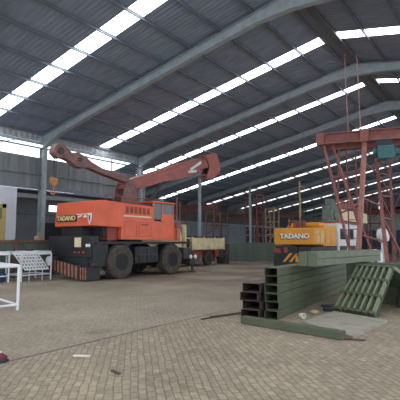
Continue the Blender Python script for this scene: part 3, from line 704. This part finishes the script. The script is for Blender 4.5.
m_ = MB(); m_.lathe([(.1, -.25), (.24, -.2), (.24, .2), (.1, .25)], (-17.3, 21.9, 1.55), 'x', 16); m_.box(-17.5, -17.15, 21.75, 22.1, .9, 1.4, .02); P3(m_, 'fuel_can', 'black')
# cargo in the bed
for i, (y, h, lb) in enumerate(((22.9, .35, 'dark lump of cargo at the cab end of the cream truck bed'), (24.2, .25, 'low dark cargo crate standing midway along cream truck bed'), (25.4, .3, 'dark cargo crate at tail end of cream truck bed'))):
    m_ = MB(); m_.box(-17.9, -17.3, y-.35, y+.35, 1.22, 1.88+h*.4, .04)
    for k_ in range(3): m_.box(-17.3, -17.27, y-.35, y+.35, 1.3+k_*.2, 1.36+k_*.2)
    tag(m_.build('cargo_crate', M['black_mud'], o=(-17.6, y, 1.22)), lb, 'crate', 'crates in the truck bed')

# ------------------------------------------------------------------ green beam stack against the far side
def channel(name, w, h, L, mt, loc, rzz, label, cat, group, t=.009, cap=False):
    """hollow steel section along +y, mouth at y=0, with a rolled groove along each side"""
    m_ = MB(); b = bmesh.new()
    g = min(.012, w*.06); gz = .012
    out = [(-w/2, 0), (w/2-g, 0), (w/2, gz), (w/2, h-gz), (w/2-g, h), (-w/2+g, h), (-w/2, h-gz), (-w/2, gz)]
    inn = [(max(-w/2+t, min(w/2-t, x)), max(t, min(h-t, z))) for x, z in out]
    ring = lambda P_, y: [b.verts.new((p[0], y, p[1])) for p in P_]
    O0, O1_, I0, I1 = ring(out, 0), ring(out, L), ring(inn, 0), ring(inn, .006 if cap else min(L*.6, 1.2))
    n = len(out)
    for k_ in range(n):
        q = (k_+1) % n
        b.faces.new((O0[k_], O0[q], O1_[q], O1_[k_])); b.faces.new((O0[k_], I0[k_], I0[q], O0[q])); b.faces.new((I0[k_], I1[k_], I1[q], I0[q]))
    b.faces.new(O1_); b.faces.new(I1)
    bmesh.ops.recalc_face_normals(b, faces=b.faces); m_._merge(b)
    ob = m_.build(name, M[mt], loc=loc); ob.rotation_euler = (0, 0, rzz)
    return tag(ob, label, cat, group)
ORD = ['lowest', 'second from the bottom', 'third from the bottom', 'fourth from the bottom', 'second from the top', 'topmost']
# near stack, taller row
ang = math.radians(5.8)
hh = .177
for i in range(6):
    sh_ = (0, .10, .0, .02, .09, .0)[i]
    xo = (0, -.02, .01, 0, -.03, .01)[i]
    x0 = -4.185+xo; y0 = 8.16+sh_
    channel('box_section', .29, hh-.004, 7.2-sh_, 'green', (x0, y0, i*hh+.001), ang,
            'long green hollow steel section, %s in the near tall row' % ORD[i], 'steel section', 'green sections in the tall near stack')
lo = ['lowest', 'second from the bottom', 'second from the top', 'topmost']
for i in range(4):
    x0 = -4.60+(0, .01, -.02, .0)[i]; y0 = 8.0+(0, .05, .0, .07)[i]
    channel('box_section', .40, .178, 7.0, 'maroon_prime', (x0, y0, i*.181+.001), ang,
            'dark maroon steel section, %s in the low left row' % lo[i], 'steel section', 'maroon sections in the low near row')
# loose beam on the ground in front
o_ = channel('box_section', .16, .14, 2.1, 'green', (-4.45, 7.48, .001), math.radians(-98), 'short dull green hollow steel section lying alone on paving before the stack', 'steel section', None)
# pale bundle resting on the stacks
ba = math.radians(-5.6)
for j in range(2):
    for i in range(2):
        x0 = -3.87+j*.235; y0 = 9.12-j*.03+i*.02
        ob = channel('box_section', .225, .155, 3.9, 'green_light', (x0, y0, 1.065+i*.158), ba,
                'pale green steel section laid on top of near stack, %s of four' % ('lower left', 'upper left', 'lower right', 'upper right')[j*2+i], 'steel section', 'pale green sections on top of the stack', cap=True)
# second stack running across behind the ridge pieces
for j in range(2):
    for i in range(5):
        ob = channel('box_section', .30, .205, 4.6, 'green', (-3.78, 12.0+j*.34, .001+i*.208), math.radians(-88),
                'green steel section in cross stack behind bent channels, %s of %s row' % (('lowest', 'second lowest', 'middle', 'second highest', 'highest')[i], ('front', 'back')[j]), 'steel section', 'green sections in the cross stack')

# bent green channels leaning like a roof (seven side by side)
def bent(i, A, T, B, w, label):
    A = Vector(A); T = Vector(T); B = Vector(B)
    side = Vector((.96, -.28, 0)).normalized()
    root = thing('ridge_channel', label, 'bent channel', tuple(A), 0, 'bent green ridge channels leaning in a row')
    def strip(m_, p, q, wid, th, up):
        d = (q-p).normalized(); nrm = side.cross(d).normalized()
        if nrm.z < 0: nrm = -nrm
        a = [p-side*wid/2, p+side*wid/2, q+side*wid/2, q-side*wid/2]
        b = [v+nrm*th for v in a]
        a = [v+nrm*up-A for v in a]; b = [v+nrm*up-A for v in b]
        vs = [m_.bm.verts.new(v) for v in a+b]
        for f in ((3, 2, 1, 0), (4, 5, 6, 7), (0, 1, 5, 4), (1, 2, 6, 5), (2, 3, 7, 6), (3, 0, 4, 7)): m_.bm.faces.new([vs[k_] for k_ in f])
    m_ = MB(); strip(m_, A, T, w, .03, 0); strip(m_, T, B, w, .03, 0); m_.build('base_flange', M['green_gap_shade'], root)
    m_ = MB(); 
    strip(m_, A+side*w*.12, T+side*w*.12, w*.40, .10, .02); strip(m_, T+side*w*.12, B+side*w*.12, w*.40, .10, .02)
    m_.build('rib', M['green_rib_lit'], root)
    m_ = MB()
    for f in (.0, .33, .66, .97):
        m_ = MB(); p = A.lerp(T, f); q = A.lerp(T, f+.045); strip(m_, p, q, w*1.0, .10, .03)
        m_.build('cross_cleat', M['green'], root)
    return root
nm = ['leftmost', 'second from left', 'third from left', 'middle one', 'third from right', 'second from right', 'rightmost']
for i in range(7):
    f = (i+.5)/7
    A = (-3.50+f*1.05, 9.93-f*.36, .0)
    T = (-3.30+f*.98, 11.20-f*.40, .94)
    B = (-3.05+f*.95, 11.75-f*.3, .02)
    B = (T[0]+.42, T[1]+.50, .12) if False else (T[0]+.50, T[1]+.33, .5-.0*f)
    bent(i, A, T, B, .130, 'bent green ribbed channel leaning over the board, %s of seven' % nm[i])
# one more bent piece to the right; a dark block is its underside shade
m_ = MB(); 
o_ = (-1.9, 10.6, 0)
m_.prism([(-2.62, .78), (-2.35, .93), (-1.35, .36), (-1.35, .26), (-2.36, .80), (-2.58, .70)], 'xz', 11.42, 11.75)
top_ = m_.build('ridge_channel', M['green_light'], o=o_); tag(top_, 'pale bent channel sloping right at right edge beside the seven', 'bent channel')
m_ = MB(); m_.prism([(-2.45, .0), (-1.3, 0), (-1.3, .24), (-1.75, .46), (-2.40, .66)], 'xz', 11.46, 11.78, .02)
for k_ in range(4): m_.bar((-2.3+k_*.22, 11.45, .06), (-2.3+k_*.26, 11.45, .5-k_*.1), .04, .03)
tag(m_.build('shade_block', M['black'], o=(-1.9, 11.2, 0)), 'dark block as painted shade under the pale bent channel at right edge', 'scrap')

# board, rods and bits on the floor
m_ = MB(); m_.prism([(-2.16, 9.26), (-2.27, 7.33), (-3.45, 8.1), (-3.42, 9.75)], 'xy', .0, .045)
tag(m_.build('floor_board', M['ply'], o=(-2.8, 8.6, 0)), 'flat grey board lying on paving in front of the bent channels', 'board')
for a, b, lb in (((-5.32, 7.25, .015), (-4.95, 8.85, .015), 'thin rusty rod on paving left of the stack, the longer of two'), ((-5.34, 7.6, .015), (-5.05, 8.6, .015), 'thin rusty rod on paving left of the stack, the shorter of two')):
    tag(MB().tube((0, 0, 0), (b[0]-a[0], b[1]-a[1], 0), .014, 8).build('steel_rod', M['rod'], loc=a), lb, 'rod', 'rods left of the stack')
tag(MB().tube((0, 0, 0), (.32, .12, 0), .012, 8).build('steel_rod', M['rod'], loc=(-2.38, 7.2, .013)), 'short thin rod lying by the near corner of the grey board', 'rod')
m_ = MB(); m_.lathe([(.03, -.06), (.045, -.055), (.06, .05), (.062, .06), (.05, .062), (.04, -.03)], (0, 0, .062), 'x', 20)
cup = m_.build('paper_cup', M['paper'], loc=(-3.70, 8.62, 0)); cup.rotation_euler = (0, 0, -.5); tag(cup, 'white cup lying beside the bottom of the green stack', 'cup')
m_ = MB(); m_.lathe([(.05, 0), (.09, .02), (.10, .05), (.06, .08), (.02, .085)], (0, 0, 0), 'z', 12)
tag(m_.build('rag', M['tan'], loc=(-3.72, 9.35, 0)), 'small tan crumpled rag near white cup', 'rag')
m_ = MB(); m_.box(-.17, .17, -.12, .12, 0, .10, .03); m_.box(-.12, .2, .1, .3, 0, .07, .02); m_.tube((-.2, -.1, .13), (.25, .2, .12), .03, 8)
tag(m_.build('debris_heap', M['black'], loc=(-3.55, 9.95, 0)), 'small heap of black scrap between stack and bent channels', 'scrap')
m_ = MB(); m_.box(-.12, .12, -.025, .025, 0, .02, .005)
st = m_.build('white_strip', M['paper'], loc=(-5.0, 3.98, 0)); st.rotation_euler = (0, 0, .5); tag(st, 'white flat strip lying alone on the near paving', 'strip')
st = MB().box(-.09, .09, -.02, .02, 0, .02, .004).build('twig', M['rod'], loc=(-4.05, 3.75, 0)); st.rotation_euler = (0, 0, -.2); tag(st, 'small dark twig lying on near paving right of white strip', 'twig')
# shoe-like item at the left edge
sh2 = thing('work_boot', 'maroon work boot with dark sole at left edge of the paving', 'boot', (-5.72, 3.12, 0), .6)
m_ = MB(); m_.prism([(-.14, .03), (.15, .03), (.16, .07), (.10, .10), (.0, .14), (-.02, .26), (-.13, .26), (-.14, .1)], 'xz', -.05, .05, .015); m_.build('upper', M['cloth'], sh2)
m_ = MB(); m_.box(-.15, .17, -.055, .055, 0, .035, .01); m_.build('sole', M['black'], sh2)
m_ = MB(); m_.box(-.02, .07, -.054, .054, .10, .13, .005); m_.build('lace_band', M['paper'], sh2)

# ------------------------------------------------------------------ white tube frames at left
def frame(name, K, e1, e2, L1, L2, H, label, r=.022, lowz=.35, top=False):
    root = thing(name, label, 'frame', K, 0)
    e1 = Vector(e1).normalized(); e2 = Vector(e2).normalized()
    c = [Vector((0, 0, 0)), e1*L1, e1*L1+e2*L2, e2*L2]
    Z = Vector((0, 0, 1))
    for p in c: MB().tube(p, p+Z*H, r, 10).build('leg', M['frame_white'], root)
    m_ = MB()
    for i in range(4): m_.tube(c[i]+Z*H, c[(i+1) % 4]+Z*H, r*1.1, 10)
    m_.build('top_rail', M['frame_white'], root)
    m_ = MB()
    for i in range(4): m_.tube(c[i]+Z*lowz, c[(i+1) % 4]+Z*lowz, r*.8, 10)
    m_.build('lower_rail', M['frame_white'], root)
    if top:
        m_ = MB(); q = [c[i]+Z*(H+.02) for i in range(4)]; q2 = [p+Z*.10 for p in q]
        vs = [m_.bm.verts.new(p) for p in q+q2]
        for f in ((3, 2, 1, 0), (4, 5, 6, 7), (0, 1, 5, 4), (1, 2, 6, 5), (2, 3, 7, 6), (3, 0, 4, 7)): m_.bm.faces.new([vs[k_] for k_ in f])
        m_.build('table_top', M['white'], root)
    return root
frame('tube_frame', (-9.57, 5.72, 0), (-.17, -.98, 0), (-.98, .2, 0), 2.2, 3.2, 1.03, 'white steel tube frame nearest to camera at left edge', .035, .12)
frame('work_table', (-16.1, 9.72, 0), (-.02, 1, 0), (-1, -.02, 0), 1.38, 1.1, 1.10, 'white tube table with white top and leaning perforated panel', .035, .25, True)
frame('work_table', (-16.3, 9.3, 0), (-.02, -1, 0), (-1, -.02, 0), 1.9, 1.1, 1.10, 'white tube table at left edge with blue bundle beneath', .035, .25, True)
# perforated panel leaning against the frame
pr = thing('perforated_panel', 'white panel full of slots leaning against the front of the white table', 'panel', (-16.0, 9.82, .48), 0)
m_ = MB(); W_, H_ = 1.05, .66; nx, nz = 8, 5
for i in range(nx+1): m_.box(-.012, .012, i*W_/nx-.03, i*W_/nx+.03, 0, H_)
for i in range(nz+1): m_.box(-.012, .012, -.03, W_+.03, i*H_/nz-.03, i*H_/nz+.03)
for v in m_.bm.verts: v.co.y -= v.co.z*.75; v.co.x -= v.co.z*.06
m_.build('slotted_sheet', M['frame_white'], pr)
for y in (.2, .8): MB().tube((0, y, 0), (-.02, y, -.48), .015, 8).build('prop_leg', M['frame_white'], pr)
m_ = MB(); m_.lathe([(.02, -.05), (.2, -.04), (.2, .0), (.14, .04), (.02, .04)], (0, 0, 0), 'y', 24)
tag(m_.build('round_lid', M['white'], loc=(-16.0, 10.92, .80)), 'white round lid hung behind the slotted panel', 'lid')
m_ = MB(); 
for c_, s_ in (((0, 0, .28), (.55, .6, .5)), ((.1, .5, .2), (.4, .5, .4)), ((-.1, -.5, .22), (.45, .5, .42))):
    m_.box(c_[0]-s_[0]/2, c_[0]+s_[0]/2, c_[1]-s_[1]/2, c_[1]+s_[1]/2, c_[2]-s_[2]/2, c_[2]+s_[2]/2, .12)
tag(m_.build('blue_bundle', M['blue'], loc=(-16.75, 8.6, .0), smooth=True), 'dark blue bundle lying under the white table at left edge', 'bundle')
tag(MB().box(-.15, .15, -.12, .12, 0, .06, .01).build('tray', M['black_mud'], loc=(-16.6, 10.35, 1.225)), 'small dark tray on the white topped table', 'tray')
tag(MB().box(-.12, .12, -.15, .15, 0, .22, .03).build('tool_case', M['cloth'], loc=(-16.8, 8.9, 1.225)), 'maroon tool case on the table at left edge', 'case')
# low green partition with brown rail
pt = thing('low_partition', 'low green partition with brown top rail behind the white tables', 'partition', (-18.1, 10.4, 0))
m_ = MB(); m_.box(-.04, .04, -3.5, 2.5, .0, 1.55)
for y in (-2.4, -.9, .6, 2.1): m_.box(.04, .07, y-.04, y+.04, .0, 1.55)
m_.build('panel', M['green_dull'], pt)
m_ = MB(); m_.box(-.09, .09, -3.5, 2.5, 1.55, 1.68, .01); m_.build('top_rail', M['brown'], pt)
m_ = MB(); m_.box(.04, .14, .1, .22, .0, 1.72); m_.build('post', M['brown'], pt)
m_ = MB(); m_.box(-.12, .12, -.16, .16, .0, .2, .01); m_.box(-.05, .05, -.06, .06, .2, .34, .01)
tag(m_.build('wooden_block', M['wood'], loc=(-18.1, 11.75, 1.68)), 'yellowish wooden block standing on the brown rail', 'block')
tag(MB().box(-.1, .1, -.55, .55, .0, .14, .02).build('timber_bundle', M['brown'], loc=(-17.95, 12.2, 1.2)), 'short brown timber bundle by low partition end', 'timber') if False else None

# ------------------------------------------------------------------ far background
# green flat beams standing along the back
for j in range(5):
    a = Vector((-19.9, 30.4, 0)); d = Vector((5.0, 2.9, 0)).normalized()
    m_ = MB(); h0 = j*.31
    L = (5.9, 5.7, 5.9, 5.6, 5.8)[j]
    m_.box(0, L, -.35, .35, .0, .30, .01)
    for k_ in range(5): m_.box(.05+k_*L/4.3, .13+k_*L/4.3, -.37, -.35, .02, .28)
    ob = m_.build('steel_girder', M['green_dull'], loc=(a.x, a.y, h0)); ob.rotation_euler = (0, 0, math.atan2(d.y, d.x))
    tag(ob, 'dull green girder, %s of the far stack right of the truck' % ('lowest', 'second lowest', 'middle', 'second highest', 'highest')[j], 'girder', 'girders in the far stack')
m_ = MB(); m_.box(-.35, .35, -.35, .35, 0, 1.45, .03); m_.box(.35, .37, -.28, .28, .1, 1.35); tag(m_.build('gas_cabinet', M['black_mud'], loc=(-17.9, 27.2, 0)), 'dark upright cabinet between truck and far green girders', 'cabinet')
# scaffold towers
def scaffold(loc, w, d_, h, label, mt='rust', lv=3):
    root = thing('scaffold_tower', label, 'scaffold', loc)
    for sx in (0, w):
        for sy in (0, d_): MB().tube((sx, sy, 0), (sx, sy, h), .07, 8).build('upright', M[mt], root)
    m_ = MB()
    for i in range(1, lv+1):
        z = h*i/lv-.15
        m_.tube((0, 0, z), (w, 0, z), .045, 6); m_.tube((0, d_, z), (w, d_, z), .045, 6); m_.tube((0, 0, z), (0, d_, z), .045, 6); m_.tube((w, 0, z), (w, d_, z), .045, 6)
        m_.tube((0, 0, z-h/lv+.2), (w, 0, z), .035, 6)
    m_.build('cross_bars', M[mt], root)
scaffold((-21.4, 36.5, 0), 1.3, 1.3, 6.3, 'tall red brown scaffold tower seen left of the yellow crane', 'rust', 5)
scaffold((-19.4, 37.0, 0), .9, 1.0, 4.9, 'shorter brown scaffold tower just left of the yellow crane', 'wood', 4)
m_ = MB(); m_.tube((0, 0, 0), (0, 0, 6.9), .09, 8); m_.tube((0, 0, 6.5), (.5, 0, 6.1), .05, 6)
tag(m_.build('pole', M['wood'], loc=(-14.9, 34.8, 0)), 'pale brown pole rising behind the yellow counterweight', 'pole')
m_ = MB(); m_.tube((0, 0, 0), (0, 0, 6.2), .07, 8)
tag(m_.build('pole', M['white'], loc=(-9.6, 28.2, 0)), 'slim white pole rising beside the mast of the yellow crane', 'pole') if False else None
for (y, z, x0, x1, mt, lb) in ((29.5, 4.55, -26.6, -19.9, 'rust', 'red brown runway girder on posts behind the truck'), (39.5, 4.3, -26.6, -16.5, 'brown', 'dark brown runway girder on posts farther back than the red one')):
    m_ = MB(); ibeam(m_, (0, 0, 0), (x1-x0, 0, 0), .25, .4)
    for q in (.4, (x1-x0)/2, x1-x0-.4): m_.bar((q, 0, -z), (q, 0, -.2), .1)
    tag(m_.build('runway_girder', M[mt], loc=(x0, y, z)), lb, 'girder')
scaffold((-23.6, 33.0, 0), 1.6, 1.2, 4.4, 'dark brown scaffold tower standing behind the cream truck', 'brown', 4)
scaffold((-14.0, 38.5, 0), 1.2, 1.2, 5.6, 'red brown scaffold tower behind the yellow crane housing', 'rust', 5)
scaffold((-11.8, 44.0, 0), 1.5, 1.2, 6.0, 'far red brown scaffold tower seen through the gantry legs', 'rust', 5)
# red steel portal frames between the gantry and the end wall
for (x, y, h, lb) in ((-11.3, 48., 6., 'red steel post far behind gantry, left of end wall slit'), (-8.6, 40., 6., 'red steel post far behind gantry near right edge')):
    m_ = MB(); m_.box(-.12, .12, -.12, .12, .02, h); m_.box(-.2, .2, -.2, .2, 0, .03); m_.bar((0, 0, h*.7), (.9, 0, h), .1)
    tag(m_.build('steel_post', M['rust'], loc=(x, y, 0)), lb, 'post')
# white tank and rounded white drum behind the gantry
m_ = MB(); m_.lathe([(.02, 0), (.36, .0), (.38, .05), (.38, 1.0), (.34, 1.1), (.12, 1.15), (.12, 1.22), (.02, 1.22)], (0, 0, 0), 'z', 24)
tag(m_.build('white_tank', M['white'], loc=(-6.0, 23.5, 0), smooth=True), 'white plastic tank standing between gantry legs', 'tank')
m_ = MB(); m_.lathe([(.02, -.3), (.34, -.25), (.42, -.05), (.42, .1), (.3, .28), (.02, .3)], (0, 0, 1.95), 'x', 20); m_.box(-.1, .1, -.1, .1, 0, 1.6, .01); m_.box(-.35, .35, -.3, .3, 0, .1, .01)
tag(m_.build('stand_fan', M['white'], loc=(-5.95, 25.2, 0)), 'white round stand fan head behind the gantry', 'fan')
# timber heap at right edge
for i, (p0, p1, lb) in enumerate((((-3.95, 19.2, .08), (-3.0, 20.4, 1.25), 'brown timber board leaning steeply at right edge behind stacks'), ((-3.7, 18.9, .08), (-2.6, 19.3, 1.0), 'brown timber board leaning low at right edge behind stacks'), ((-3.1, 18.6, .10), (-1.6, 18.9, .5), 'pale board resting almost flat at right edge behind stacks'))):
    m_ = MB(); m_.bar((0, 0, 0), Vector(p1)-Vector(p0), .3, .06); tag(m_.build('timber_board', M['wood' if i == 2 else 'brown'], loc=p0), lb, 'board', 'timber boards at the right edge')
m_ = MB(); m_.box(-.9, .9, -.5, .5, 0, .75, .04); m_.box(-.7, .5, -.4, .4, .75, .95, .04); tag(m_.build('timber_stack', M['brown'], loc=(-2.7, 20.6, 0)), 'brown stack of timber at right edge carrying leaning boards', 'timber')

# ------------------------------------------------------------------ light
w = bpy.data.worlds.new('world'); scene.world = w; w.use_nodes = True
bg = w.node_tree.nodes['Background']; bg.inputs[0].default_value = (.86, .93, 1., 1); bg.inputs[1].default_value = 2.4

# ------------------------------------------------------------------ camera
cam = bpy.data.cameras.new('camera'); cam.sensor_width = 36; cam.lens = 427/400*36; cam.clip_end = 300
co = bpy.data.objects.new('camera', cam); COL.objects.link(co)
co.location = (0, 0, 1.6); co.rotation_euler = (math.radians(95.6), 0, math.radians(36.4))
scene.camera = co
vs = scene.view_settings
vs.view_transform = 'Standard'; vs.look = 'None'; vs.exposure = -.08; vs.gamma = 1; vs.use_curve_mapping = False
